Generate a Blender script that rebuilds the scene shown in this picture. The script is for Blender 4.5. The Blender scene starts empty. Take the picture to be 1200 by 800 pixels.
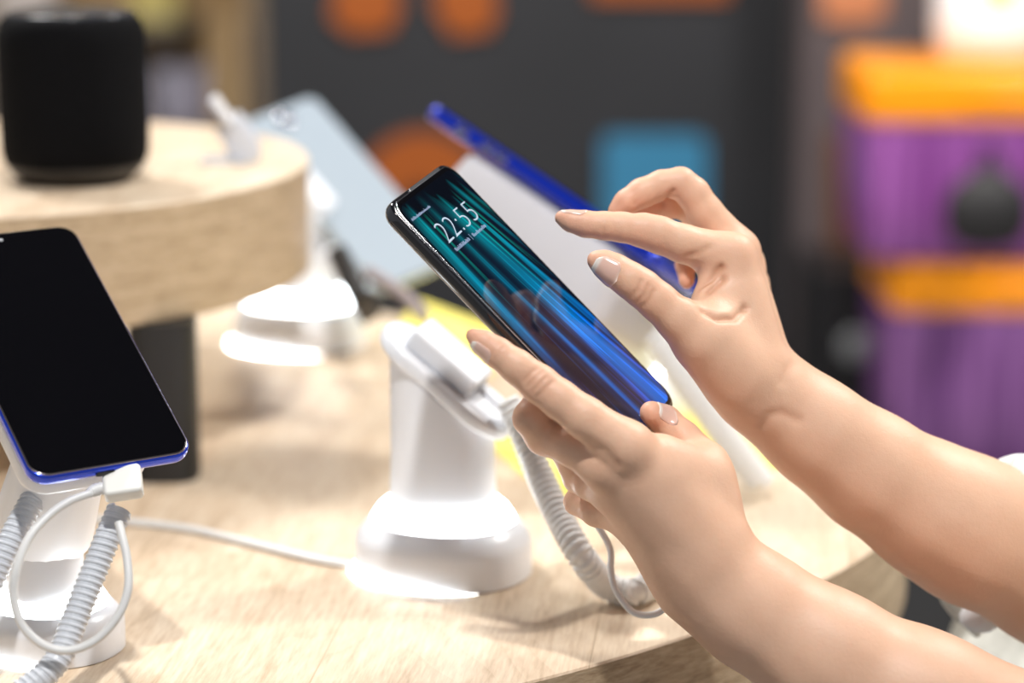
import bpy, bmesh, math, random
import numpy as np
from mathutils import Vector, Matrix, Quaternion
random.seed(7); rng = np.random.default_rng(7)
S = bpy.context.scene; COL = S.collection
TZ = 0.90                                   # height of the round table's top
F = 2833.0; TH = math.radians(12.5)         # focal length in pixels, camera pitch
CAM = np.array([0, 0, TZ + .39])
RT = np.array([1., 0, 0]); FW = np.array([0, math.cos(TH), -math.sin(TH)]); UP = np.array([0, math.sin(TH), math.cos(TH)])
def P(x, y, d): return CAM + FW*d + RT*((x-600)/F*d) + UP*((400-y)/F*d)
def T(x, y, z=0.0):
    v = FW + RT*((x-600)/F) + UP*((400-y)/F); t = (TZ+z-CAM[2])/v[2]; return CAM + v*t
def V(a): return Vector([float(q) for q in a])

# ---------------------------------------------------------------- materials
def mat(name, col=(.8,.8,.8), rough=.5, metal=0, emit=None, es=0, spec=.5, trans=0, coat=0, sss=0, alpha=1):
    m = bpy.data.materials.new(name); m.use_nodes = True; b = m.node_tree.nodes['Principled BSDF']
    I = b.inputs; I['Base Color'].default_value = (*col, 1); I['Roughness'].default_value = rough; I['Metallic'].default_value = metal
    I['Specular IOR Level'].default_value = spec; I['Transmission Weight'].default_value = trans; I['Coat Weight'].default_value = coat
    I['Subsurface Weight'].default_value = sss; I['Alpha'].default_value = alpha
    if emit: I['Emission Color'].default_value = (*emit, 1); I['Emission Strength'].default_value = es
    return m
class NT:
    def __init__(s, m): s.t = m.node_tree; s.b = s.t.nodes['Principled BSDF']
    def n(s, typ, ins=None, **kw):
        nd = s.t.nodes.new(typ)
        for k, v in kw.items(): setattr(nd, k, v)
        for k, v in (ins or {}).items():
            if isinstance(v, bpy.types.NodeSocket): s.t.links.new(v, nd.inputs[k])
            else: nd.inputs[k].default_value = v
        return nd
    def l(s, a, b): s.t.links.new(a, b)
    def math(s, op, a, b=None, c=None, clamp=False):
        ins = {0: a}
        if b is not None: ins[1] = b
        if c is not None: ins[2] = c
        nd = s.n('ShaderNodeMath', ins, operation=op); nd.use_clamp = clamp; return nd.outputs[0]
    def ramp(s, fac, stops, interp='LINEAR'):
        nd = s.n('ShaderNodeValToRGB', {0: fac}); cr = nd.color_ramp; cr.interpolation = interp
        while len(cr.elements) < len(stops): cr.elements.new(.5)
        for e, (p, c) in zip(cr.elements, stops): e.position = p; e.color = (*c, 1) if len(c) == 3 else c
        return nd.outputs[0]
    def mix(s, f, a, b, blend='MIX'):
        nd = s.n('ShaderNodeMix', data_type='RGBA', blend_type=blend)
        for i, v in ((0, f), (6, a), (7, b)):
            if isinstance(v, bpy.types.NodeSocket): s.l(v, nd.inputs[i])
            else: nd.inputs[i].default_value = v if i == 0 else (*v, 1)
        return nd.outputs[2]
    def bump(s, h, dist, strength=1):
        nd = s.n('ShaderNodeBump', {'Height': h, 'Distance': dist, 'Strength': strength}); s.l(nd.outputs[0], s.b.inputs['Normal'])

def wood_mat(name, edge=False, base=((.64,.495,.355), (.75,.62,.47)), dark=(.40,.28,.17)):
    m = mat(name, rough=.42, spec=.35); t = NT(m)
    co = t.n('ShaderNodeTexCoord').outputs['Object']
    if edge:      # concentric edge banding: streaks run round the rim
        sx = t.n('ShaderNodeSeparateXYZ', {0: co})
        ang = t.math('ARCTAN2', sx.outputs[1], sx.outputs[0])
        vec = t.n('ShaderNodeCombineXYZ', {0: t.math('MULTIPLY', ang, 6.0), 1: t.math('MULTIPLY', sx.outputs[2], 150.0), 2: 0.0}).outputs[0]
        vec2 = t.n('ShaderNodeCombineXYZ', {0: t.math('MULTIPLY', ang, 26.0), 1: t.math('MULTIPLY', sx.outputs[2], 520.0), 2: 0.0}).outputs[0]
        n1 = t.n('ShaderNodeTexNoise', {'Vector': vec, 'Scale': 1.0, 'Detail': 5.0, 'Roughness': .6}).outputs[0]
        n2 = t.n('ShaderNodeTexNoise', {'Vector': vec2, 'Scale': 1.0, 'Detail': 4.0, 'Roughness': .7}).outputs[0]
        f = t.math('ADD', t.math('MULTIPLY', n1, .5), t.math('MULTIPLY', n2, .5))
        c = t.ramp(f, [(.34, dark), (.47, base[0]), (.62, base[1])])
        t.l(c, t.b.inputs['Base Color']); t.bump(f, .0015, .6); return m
    mp = t.n('ShaderNodeMapping', {'Vector': co, 'Rotation': (0, 0, math.radians(6))}).outputs[0]
    # planks (wide veneer staves) with their own tone
    br = t.n('ShaderNodeTexBrick', {'Vector': t.n('ShaderNodeMapping', {'Vector': mp, 'Rotation': (0, 0, math.radians(90)), 'Location': (.25, .063, 0)}).outputs[0],
             'Scale': 1.0, 'Color1': (0, 0, 0, 1), 'Color2': (1, 1, 1, 1), 'Mortar': (.5, .5, .5, 1), 'Mortar Size': .0004, 'Brick Width': .52, 'Row Height': .125, 'Bias': 0.0})
    tone = t.n('ShaderNodeSeparateColor', {0: br.outputs[0]}).outputs[0]
    off = t.n('ShaderNodeCombineXYZ', {0: t.math('MULTIPLY', tone, 3.1), 1: t.math('MULTIPLY', tone, 5.3), 2: 0.0}).outputs[0]
    p = t.n('ShaderNodeVectorMath', {0: mp, 1: off}, operation='ADD').outputs[0]
    st = t.n('ShaderNodeMapping', {'Vector': p, 'Scale': (1, .10, 1)}).outputs[0]
    big = t.n('ShaderNodeTexNoise', {'Vector': t.n('ShaderNodeMapping', {'Vector': p, 'Scale': (1, .28, 1)}).outputs[0], 'Scale': 9.0, 'Detail': 1.5}).outputs[0]
    rings = t.math('FRACT', t.math('MULTIPLY', big, 15.0))
    rr = t.math('POWER', rings, 5.0)
    fine = t.n('ShaderNodeTexNoise', {'Vector': st, 'Scale': 420.0, 'Detail': 3.0, 'Roughness': .65}).outputs[0]
    mid = t.n('ShaderNodeTexNoise', {'Vector': st, 'Scale': 60.0, 'Detail': 4.0, 'Roughness': .6}).outputs[0]
    f = t.math('ADD', t.math('ADD', t.math('MULTIPLY', fine, .50), t.math('MULTIPLY', mid, .50)), t.math('MULTIPLY', rr, -.05))
    f = t.math('ADD', f, t.math('MULTIPLY', t.math('SUBTRACT', tone, .5), .17))
    c = t.ramp(f, [(.24, (.46,.33,.21)), (.40, base[0]), (.54, base[1]), (.72, (.84,.71,.55))])
    c = t.mix(t.math('MULTIPLY', br.outputs['Fac'], .6), c, (.42,.30,.18))
    t.l(c, t.b.inputs['Base Color']); t.bump(f, .0006, .5)
    t.l(t.math('ADD', t.math('MULTIPLY', fine, .25), .33), t.b.inputs['Roughness'])
    return m

def skin_mat():
    m = mat('skin', rough=.47, spec=.38, sss=.12); t = NT(m)
    t.b.inputs['Subsurface Radius'].default_value = (1.0, .35, .18); t.b.inputs['Subsurface Scale'].default_value = .006
    at = t.n('ShaderNodeAttribute', attribute_name='tone').outputs['Color']
    sp = t.n('ShaderNodeSeparateColor', {0: at})
    co = t.n('ShaderNodeTexCoord').outputs['Object']
    n1 = t.n('ShaderNodeTexNoise', {'Vector': co, 'Scale': 38.0, 'Detail': 4.0, 'Roughness': .6}).outputs[0]
    n2 = t.n('ShaderNodeTexNoise', {'Vector': co, 'Scale': 210.0, 'Detail': 3.0}).outputs[0]
    c = t.mix(t.math('MULTIPLY', n1, .8), (.75,.44,.29), (.82,.55,.40))
    c = t.mix(t.math('MULTIPLY', sp.outputs[0], .62), c, (.74,.33,.23))
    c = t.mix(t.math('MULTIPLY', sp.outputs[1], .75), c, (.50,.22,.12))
    c = t.mix(t.math('MULTIPLY', t.math('SUBTRACT', n2, .42, clamp=True), .5), c, (.70,.40,.27))
    t.l(c, t.b.inputs['Base Color'])
    vo = t.n('ShaderNodeTexVoronoi', {'Vector': co, 'Scale': 1300.0}).outputs[0]
    h = t.math('ADD', t.math('MULTIPLY', vo, .35), t.math('MULTIPLY', t.n('ShaderNodeTexNoise', {'Vector': co, 'Scale': 500.0, 'Detail': 4.0}).outputs[0], .9))
    t.bump(h, .0004, .35)
    return m

def noise_mat(name, c1, c2, scale, rough=.5, bump=0, stretch=(1,1,1), **kw):
    m = mat(name, c1, rough, **kw); t = NT(m); co = t.n('ShaderNodeTexCoord').outputs['Object']
    n = t.n('ShaderNodeTexNoise', {'Vector': t.n('ShaderNodeMapping', {'Vector': co, 'Scale': stretch}).outputs[0], 'Scale': scale, 'Detail': 4.0}).outputs[0]
    t.l(t.ramp(n, [(.35, c1), (.65, c2)]), t.b.inputs['Base Color'])
    if bump: t.bump(n, bump)
    return m

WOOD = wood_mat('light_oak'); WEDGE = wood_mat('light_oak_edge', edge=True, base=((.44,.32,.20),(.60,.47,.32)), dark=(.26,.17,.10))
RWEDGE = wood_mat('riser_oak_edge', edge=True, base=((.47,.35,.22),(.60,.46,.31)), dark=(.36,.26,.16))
SKIN = skin_mat()
WHITE = mat('white_plastic', (.84,.86,.90), .28, spec=.5)
WHITE2 = mat('white_satin', (.78,.80,.84), .45)
CORD = mat('white_rubber', (.78,.78,.77), .38)
TCORD = mat('grey_white_coil', (.62,.65,.70), .3)
LED = mat('led_ring', (1,1,1), .4, emit=(.90,.96,1.0), es=10.0)
BLACKG = mat('glossy_black_body', (.006,.006,.009), .10, spec=.9, coat=.6)
BLACKS = mat('black_glass', (.002,.002,.003), .06, spec=.42)
CHROME = mat('polished_rim', (.75,.76,.80), .14, metal=1)
BLUEB = mat('cobalt_metal', (.015,.06,.65), .16, metal=.65, coat=.5)
BLUEP = mat('bright_blue_metal', (.008,.035,.52), .16, metal=.5, coat=.8)
FABRIC = noise_mat('speaker_cloth', (.0015,.0015,.002), (.004,.004,.005), 900, .85, .0004, spec=.12)
RUB = mat('black_rubber', (.012,.010,.009), .45)
GREYP = mat('grey_plastic', (.30,.31,.33), .4)
DARKPOST = noise_mat('dark_post', (.008,.008,.008), (.013,.012,.012), 60, .5, stretch=(1,1,.05))

# ---------------------------------------------------------------- mesh helpers
def tag(o, label=None, cat=None, group=None, kind=None):
    for k, v in (('label', label), ('category', cat), ('group', group), ('kind', kind)):
        if v: o[k] = v
    return o
def empty(name, loc=(0,0,0), M=None):
    o = bpy.data.objects.new(name, None); COL.objects.link(o); o.empty_display_size = .05
    if M is not None: o.matrix_world = M
    else: o.location = V(loc)
    return o
def mobj(name, v, f, m, parent=None, smooth=True, world=False, sharp=None):
    """one mesh object; world=True: vertices are in world space and are moved into the parent's frame"""
    me = bpy.data.meshes.new(name); v = [tuple(float(c) for c in p) for p in v]
    if world and parent is not None:
        bpy.context.view_layer.update(); Mi = parent.matrix_world.inverted(); v = [tuple(Mi @ Vector(p)) for p in v]
    if world and parent is None:
        c = np.mean(v, 0); v = [tuple(np.array(p)-c) for p in v]
    me.from_pydata(v, [], f); me.update()
    if m: me.materials.append(m)
    bm = bmesh.new(); bm.from_mesh(me); bmesh.ops.recalc_face_normals(bm, faces=bm.faces); bm.to_mesh(me); bm.free()
    me.polygons.foreach_set('use_smooth', [smooth]*len(me.polygons))
    if sharp: me.set_sharp_from_angle(angle=math.radians(sharp))
    o = bpy.data.objects.new(name, me); COL.objects.link(o)
    if parent is not None: o.parent = parent
    elif world: o.location = V(c)
    return o
def crom(pts, n=8):
    p = [np.array(q, float) for q in pts]; p = [2*p[0]-p[1]] + p + [2*p[-1]-p[-2]]; out = []
    for i in range(1, len(p)-2):
        for k in range(n):
            t = k/n; a, b, c, d = p[i-1:i+3]
            out.append(.5*((2*b)+(-a+c)*t+(2*a-5*b+4*c-d)*t*t+(-a+3*b-3*c+d)*t**3))
    out.append(p[-2]); return np.array(out)
def frames(pts):
    tn = np.gradient(pts, axis=0); tn /= np.linalg.norm(tn, axis=1)[:, None]
    r = np.array([0,0,1.]) if abs(tn[0][2]) < .9 else np.array([1.,0,0]); N = []
    for t in tn:
        r = r - t*(r@t); r /= np.linalg.norm(r); N.append(r.copy())
    N = np.array(N); return tn, N, np.cross(tn, N)
def tube(pts, r, seg=10, cap=True, squash=1.0):
    pts = np.array(pts); tn, N, B = frames(pts); r = np.broadcast_to(r, (len(pts),)); v = []; f = []
    for i in range(len(pts)):
        for k in range(seg):
            a = 2*math.pi*k/seg; v.append(pts[i]+r[i]*(N[i]*math.cos(a)*squash+B[i]*math.sin(a)))
    for i in range(len(pts)-1):
        for k in range(seg):
            a, b = i*seg+k, i*seg+(k+1) % seg; f.append((a, b, b+seg, a+seg))
    if cap: f.append(tuple(range(seg-1, -1, -1))); f.append(tuple((len(pts)-1)*seg+k for k in range(seg)))
    return v, f
def coil(pts, R, wr, pitch, seg=8, per=16, core_r=-.0004):
    core = tube(pts, R+core_r, 16)
    pts = np.array(pts); L = np.r_[0, np.cumsum(np.linalg.norm(np.diff(pts, axis=0), axis=1))]
    n = int(L[-1]/pitch*per); s = np.linspace(0, L[-1], n); c = np.array([np.interp(s, L, pts[:, k]) for k in range(3)]).T
    tn, N, B = frames(c); a = s/pitch*2*math.pi
    h = c + R*(N*np.cos(a)[:, None]+B*np.sin(a)[:, None]); return join(core, tube(h, wr, seg))
def join(*parts):
    v, f = [], []
    for a, b in parts:
        o = len(v); v += list(a); f += [tuple(i+o for i in q) for q in b]
    return v, f
def rings(loops, cap0=True, cap1=True):
    n = len(loops[0]); v = [p for l in loops for p in l]; f = []
    for i in range(len(loops)-1):
        for k in range(n): a, b = i*n+k, i*n+(k+1) % n; f.append((a, b, b+n, a+n))
    if cap0: f.append(tuple(range(n-1, -1, -1)))
    if cap1: f.append(tuple((len(loops)-1)*n+k for k in range(n)))
    return v, f
def rrect(w, h, rc, n=8):
    o = []
    for cx, cy, a0 in ((w-rc, h-rc, 0), (-w+rc, h-rc, 90), (-w+rc, -h+rc, 180), (w-rc, -h+rc, 270)):
        for k in range(n+1):
            a = math.radians(a0+90*k/n); o.append((cx+rc*math.cos(a), cy+rc*math.sin(a)))
    return o
def slab(w, h, z0, z1, rc, e, n=8, m=5, et=None):
    et = et or e
    """rounded rectangular slab, half sizes w,h, edge rounding e"""
    L = []
    prof = [(e*(1-math.sin(a)), z0+e*(1-math.cos(a))) for a in np.linspace(0, math.pi/2, m)] + [(et*(1-math.cos(a)), z1-et*(1-math.sin(a))) for a in np.linspace(0, math.pi/2, m)]
    prof = [(prof[0][0]+min(.0004, w*.2, h*.2), prof[0][1])]+prof+[(prof[-1][0]+min(.0004, w*.2, h*.2), prof[-1][1])]
    for ins, z in prof: L.append([(x, y, z) for x, y in rrect(w-ins, h-ins, max(rc-ins, 1e-4), n)])
    return rings(L)
def lathe(prof, seg=64, ax=1.0, ay=1.0, ex=2.0, rot=0.0, cap0=True, cap1=True):
    L = []
    for r, z in prof:
        l = []
        for k in range(seg):
            a = 2*math.pi*k/seg; c, s = math.cos(a), math.sin(a)
            x = ax*r*math.copysign(abs(c)**(2/ex), c); y = ay*r*math.copysign(abs(s)**(2/ex), s)
            l.append((x*math.cos(rot)-y*math.sin(rot), x*math.sin(rot)+y*math.cos(rot), z))
        L.append(l)
    return rings(L, cap0, cap1)
def xf(vf, M): return [tuple(M @ Vector([float(c) for c in p])) for p in vf[0]], vf[1]
def basis(o, X, Y, Z): return Matrix(((X[0],Y[0],Z[0],o[0]),(X[1],Y[1],Z[1],o[1]),(X[2],Y[2],Z[2],o[2]),(0,0,0,1)))
def ortho(o, X, Y):
    X = np.array(X, float); X /= np.linalg.norm(X); Y = np.array(Y, float); Y -= X*(X@Y); Y /= np.linalg.norm(Y); return basis(o, X, Y, np.cross(X, Y))
def bbox(x0, x1, y0, y1, z0, z1, e=.002):
    M = Matrix.Translation(((x0+x1)/2, (y0+y1)/2, 0)); e = min(e, (x1-x0)/2.2, (y1-y0)/2.2, (z1-z0)/2.2)
    return xf(slab((x1-x0)/2, (y1-y0)/2, z0, z1, e, e, 3, 3), M)

# ---------------------------------------------------------------- setting
def box_s(name, x0, x1, y0, y1, z0, z1, m):
    o = mobj(name, *bbox(x0, x1, y0, y1, z0, z1, .0005), m, None, False, world=True); return tag(o, kind='structure')
FLOORM = noise_mat('floor_tile', (.30,.29,.28), (.36,.35,.33), 3, .35)
WALLM = noise_mat('wall_paint_beige', (.30,.25,.20), (.34,.29,.23), 4, .7)
box_s('floor', -4, 4, -1.6, 6.0, -.05, 0, FLOORM)
box_s('ceiling', -4, 4, -1.6, 6.1, 3.2, 3.25, mat('dark_ceiling', (.05,.05,.055), .8))
box_s('wall_back', -4, 4, 6.0, 6.1, 0, 3.2, WALLM)

# ---------------------------------------------------------------- round table
def loft_table(name, label, cat, outline, zt, zb, mtop, medge, group=None):
    c = np.mean(outline, 0); root = empty(name, (c[0], c[1], 0)); tag(root, label, cat, group)
    o2 = np.array(outline)-c; e = .0015
    top = [[(x, y, zt) for x, y in o2*(1-e/.4)]]
    L = [[(x, y, zt) for x, y in o2*(1-e/.4)], [(x, y, zt-.001) for x, y in o2]]
    n = len(o2)
    v, f = rings([[(x, y, zt-.0) for x, y in o2*(1-e/.4)], [(x, y, zt-.001) for x, y in o2]], cap0=False, cap1=False)
    f.append(tuple(range(n)))
    mobj('tabletop', v, f, mtop, root, False)
    v, f = rings([[(x, y, zt-.001) for x, y in o2], [(x, y, zb+.001) for x, y in o2], [(x, y, zb) for x, y in o2*(1-e/.4)]], cap0=False)
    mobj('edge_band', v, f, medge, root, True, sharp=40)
    return root, c
near = [(-.9, 1.22), (-.75, 1.06), (-.60, .965), (-.45, .928), (-.3669, .9243)]
cx, cy, rr_ = -.36693, 1.5777, .6534
for a in np.linspace(-88, -33.5, 26): near.append((cx+rr_*math.cos(math.radians(a)), cy+rr_*math.sin(math.radians(a))))
for q in [(1027,640),(1048,618),(1061,597),(1066,577),(1061,557),(1040,535),(1000,512),(930,482),(840,450),(700,412),(560,385),(420,362),(300,345),(150,335),(0,345)]:
    near.append(tuple(T(*q)[:2]))
near += [(-.75, 1.95), (-.95, 1.75), (-1.02, 1.5)]
ol = crom([(x, y, 0) for x, y in near+[near[0]]], 4)[:-1, :2]
table, tc = loft_table('display_table', 'large round light oak display table the white phone stands are set on', 'table', ol, TZ, TZ-.062, WOOD, WEDGE)
mobj('pedestal', *xf(lathe([(.24, 0), (.24, .02), (.07, .03), (.07, .80), (.16, TZ-.062)], 48), Matrix.Translation((.0, 0, 0))), DARKPOST, table)

# riser: the small raised oak disc at the left
RZ = .165
rc = T(-50, 190, RZ); RR = .219*rc[1]/1.50
riser = empty('riser_shelf', (rc[0], rc[1], TZ)); tag(riser, 'round raised light oak shelf carrying the black cylindrical speaker', 'display riser')
aa = np.linspace(0, 2*math.pi, 129)[:-1]; oo = np.c_[np.cos(aa), np.sin(aa)]*RR
v, f = rings([[(x*.996, y*.996, RZ) for x, y in oo], [(x, y, RZ-.0012) for x, y in oo]], False, False); f.append(tuple(range(128)))
mobj('top', v, f, WOOD, riser, False)
v, f = rings([[(x, y, RZ-.0012) for x, y in oo], [(x, y, RZ-.069) for x, y in oo], [(x*.996, y*.996, RZ-.070) for x, y in oo]], False, True)
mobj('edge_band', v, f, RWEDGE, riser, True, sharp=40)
def post(px, py):
    q = T(px, py) - np.array([rc[0], rc[1], TZ]); return xf(lathe([(.0195, .0), (.0195, RZ-.070)], 32, ex=3.2), Matrix.Translation((q[0], q[1], 0)))
mobj('post', *post(196, 556), DARKPOST, riser, True, sharp=50)
mobj('post', *post(-230, 480), DARKPOST, riser, True, sharp=50)

# ---------------------------------------------------------------- speaker
sp = T(90, 211, RZ); k = (173/2)*1.0/F*np.dot(sp-CAM, FW)
spk = empty('smart_speaker', sp); tag(spk, 'black fabric cylindrical speaker standing on the raised round shelf', 'speaker')
Hs = k*2.28
mobj('body', *lathe([(k*.95, .27*k), (k*.99, .40*k), (k, .8*k), (k, Hs-.42*k), (k*.985, Hs-.26*k), (k*.94, Hs-.13*k), (k*.86, Hs-.045*k)], 72), FABRIC, spk)
mobj('base_ring', *lathe([(k*.66, 0), (k*.70, .01*k), (k*.86, .14*k), (k*.93, .24*k), (k*.955, .272*k)], 72), RUB, spk)
mobj('top_plate', *lathe([(k*.865, Hs-.055*k), (k*.85, Hs-.02*k), (k*.80, Hs), (k*.74, Hs-.004*k), (k*.70, Hs-.02*k), (k*.1, Hs-.022*k)], 72), mat('speaker_top', (.035,.04,.05), .22), spk)
for q in ((0, .3), (.3, 0), (-.3, 0), (0, -.3)):
    mobj('button', *xf(lathe([(k*.07, Hs-.03*k), (k*.07, Hs-.012*k), (k*.05, Hs-.008*k)], 20), Matrix.Translation((q[0]*k, q[1]*k, 0))), RUB, spk)

# ---------------------------------------------------------------- phones
def phone_frame(w, h, corners, d0):
    """pose from three pixel corners of the front face: TL, TR, BR (Gauss-Newton)"""
    TL, TR, BR = [np.array(c, float) for c in corners]
    M = np.array([[-w, h, 0], [w, h, 0], [w, -h, 0]]); obs = np.array([TL, TR, BR])
    def proj(p):
        q = p-CAM; d = q@FW; return np.array([600+F*(q@RT)/d, 400-F*(q@UP)/d])
    return M, obs, proj
PW, PH = .0375, .0785
Rm = np.array([[0.3309,-0.6932,0.6404],[0.9346,0.1471,-0.3237],[0.1302,0.7056,0.6965]])
Pc = np.array([.0117, 1.0817, TZ+.1673])
PM = basis(Pc, Rm[:, 0], Rm[:, 1], Rm[:, 2]); PMi = PM.inverted()
def ph(x, y, z): return np.array(PM @ Vector((x, y, z)))

def build_phone(name, M, w, h, t, body, glass, label, rc=.009, margin=.0022, e=.0034):
    root = empty(name, M=M); tag(root, label, 'phone')
    mobj('case_body', *slab(w, h, -t, -.0006, rc, e*1.15, 10, 7, et=.0013), body, root, True, sharp=60)
    return root
phone = build_phone('smartphone', PM, PW, PH, .0082, BLACKG, None, 'glossy black smartphone with lit blue streaked lock screen, held in the left hand')
mobj('rim', *join(slab(PW-.00165, PH-.00165, -.0008, -.00008, .0081, .00025, 10, 3)), CHROME, phone, True, sharp=60)
SCR = mat('lock_screen', (.001,.001,.002), .05, spec=.5, coat=.0); t = NT(SCR)
co = t.n('ShaderNodeTexCoord').outputs['Object']; sx = t.n('ShaderNodeSeparateXYZ', {0: co}); X, Y = sx.outputs[0], sx.outputs[1]
yy = t.math('SUBTRACT', .22, Y)                       # distance from the fan's origin above the phone
u = t.math('DIVIDE', t.math('ADD', X, t.math('MULTIPLY', Y, .10)), yy)
def streak(freq, sy, seed, lo, hi):
    vec = t.n('ShaderNodeCombineXYZ', {0: t.math('MULTIPLY', u, freq), 1: t.math('MULTIPLY', Y, sy), 2: seed}).outputs[0]
    n = t.n('ShaderNodeTexNoise', {'Vector': vec, 'Scale': 1.0, 'Detail': 2.0, 'Roughness': .6}).outputs[0]
    return t.n('ShaderNodeMapRange', {'Value': n, 'From Min': lo, 'From Max': hi}).outputs[0]
s1 = streak(26, 5, 1.7, .54, .70); s2 = streak(60, 9, 6.2, .52, .72); s3 = streak(14, 4, 12.4, .46, .66); s4 = streak(110, 10, 3.3, .45, .8)
gy = t.n('ShaderNodeMapRange', {'Value': Y, 'From Min': -.06, 'From Max': .05}).outputs[0]
colr = t.ramp(gy, [(0, (.0,.12,.56)), (.35, (.0,.17,.62)), (.6, (.0,.26,.52)), (1, (.0,.38,.44))])
col2 = t.ramp(gy, [(0, (.02,.02,.36)), (.4, (.0,.05,.45)), (.65, (.0,.22,.24)), (1, (.0,.42,.30))])
def gauss(c, w):     # one broad ribbon of the wallpaper, along the fan
    q = t.math('DIVIDE', t.math('SUBTRACT', u, c), w); return t.math('POWER', 2.7, t.math('MULTIPLY', t.math('MULTIPLY', q, q), -1.0))
rib = t.math('ADD', t.math('ADD', gauss(-.135, .02), t.math('MULTIPLY', gauss(.06, .028), 1.0)), t.math('MULTIPLY', gauss(-.03, .018), .35))
low = t.n('ShaderNodeMapRange', {'Value': Y, 'From Min': .0, 'From Max': -.03}).outputs[0]
left = t.n('ShaderNodeMapRange', {'Value': X, 'From Min': .005, 'From Max': -.025}).outputs[0]
a1 = t.math('MULTIPLY', t.math('ADD', t.math('MULTIPLY', s1, .55), t.math('MULTIPLY', rib, t.math('ADD', t.math('MULTIPLY', s2, .7), .30))), 1.0)
a1 = t.math('MULTIPLY', a1, t.math('SUBTRACT', 1.0, t.math('MULTIPLY', t.math('MULTIPLY', low, left), .8)))
lowr = t.n('ShaderNodeMapRange', {'Value': Y, 'From Min': .02, 'From Max': -.02}).outputs[0]
a1 = t.math('ADD', a1, t.math('MULTIPLY', t.math('MULTIPLY', gauss(.060, .032), lowr), t.math('ADD', t.math('MULTIPLY', s2, .8), .35)))
a2 = t.math('MULTIPLY', t.math('MULTIPLY', s2, s3), .8)
topf = t.n('ShaderNodeMapRange', {'Value': t.math('ADD', Y, t.math('MULTIPLY', s3, .012)), 'From Min': .074, 'From Max': .058}).outputs[0]
e1 = t.mix(1.0, t.mix(a1, (0.001,.003,.010), colr), t.mix(a2, (0,0,0), col2), 'ADD')
e1 = t.mix(t.math('MULTIPLY', s4, .22), e1, (0,.002,.01))
e1 = t.mix(topf, (0.0,0.001,0.003), e1)
t.l(e1, t.b.inputs['Emission Color']); t.b.inputs['Emission Strength'].default_value = 1.7
glass = mobj('front_glass', *slab(PW-.0019, PH-.0019, -.0006, 0.0, .0078, .0003, 10, 3), BLACKS, phone, True, sharp=60)
scr = mobj('screen', *rings([[(x, y, .00008) for x, y in rrect(PW-.0036, PH-.0042, .0062, 10)]], False, True), SCR, phone, False)
UI = mat('clock_white', (.0,.0,.0), .4, emit=(.55,.68,.85), es=.85); UI2 = mat('small_text_blue', (0,0,0), .4, emit=(.30,.42,.72), es=.75)
def text_part(name, s, x, y, w, h, m, parent, z=.0003, off=-.012):
    cu = bpy.data.curves.new(name, 'FONT'); cu.body = s; cu.offset = off; cu.resolution_u = 6
    o = bpy.data.objects.new(name, cu); COL.objects.link(o); bpy.context.view_layer.update()
    me = bpy.data.meshes.new_from_object(o.evaluated_get(bpy.context.evaluated_depsgraph_get())); bpy.data.objects.remove(o)
    co = np.array([v.co[:] for v in me.vertices]); mn, mx = co.min(0), co.max(0)
    for v in me.vertices:
        v.co = (x+(v.co[0]-mn[0])/(mx[0]-mn[0])*w, y+(v.co[1]-mn[1])/(mx[1]-mn[1])*h, z)
    me.materials.clear(); me.materials.append(m); o = bpy.data.objects.new(name, me); COL.objects.link(o); o.parent = parent; return o
text_part('clock', '22:55', -.0215, .0475, .041, .0108, UI, phone, off=-.022)
def dashes(name, x0, x1, y, h, m, parent, seed=3):      # unreadable tiny line of text
    r = random.Random(seed); v = []; f = []; x = x0
    while x < x1:
        w = r.uniform(.0004, .0007); hh = h*r.choice([.6, .75, 1.0]); i = len(v)
        v += [(x, y, .0003), (x+w, y, .0003), (x+w, y+hh, .0003), (x, y+hh, .0003)]; f.append((i, i+1, i+2, i+3)); x += w+r.choice([.0003, .0003, .0004])
    return mobj(name, v, f, m, parent, False)
dashes('date_line', -.0215, -.0035, .0425, .0019, UI2, scr, 3); dashes('date_line', .0010, .0175, .0425, .0019, UI2, scr, 5)
mobj('divider', [(-.0016,.0418,.0003),(-.0013,.0418,.0003),(-.0013,.0452,.0003),(-.0016,.0452,.0003)], [(0,1,2,3)], UI2, scr, False)
dashes('status_line', -.0320, -.0100, .0655, .0014, UI2, scr, 9)
dashes('hint_line', -.004, .012, -.0690, .0010, UI2, scr, 12)
mobj('top_edge_glint', *xf(slab(.0185, .0008, 0, .0003, .0007, .0001, 5, 2), Matrix.Translation((.006, PH-.0010, -.0004))), CHROME, phone)  # chrome strip stands in for the bright reflection along the top edge
for y in (.030, .008):       # side keys on the right long edge
    mobj('side_key', *bbox(PW-.0006, PW+.0006, y-.006, y+.006, -.0052, -.0030, .0004), BLACKG, phone)

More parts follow.
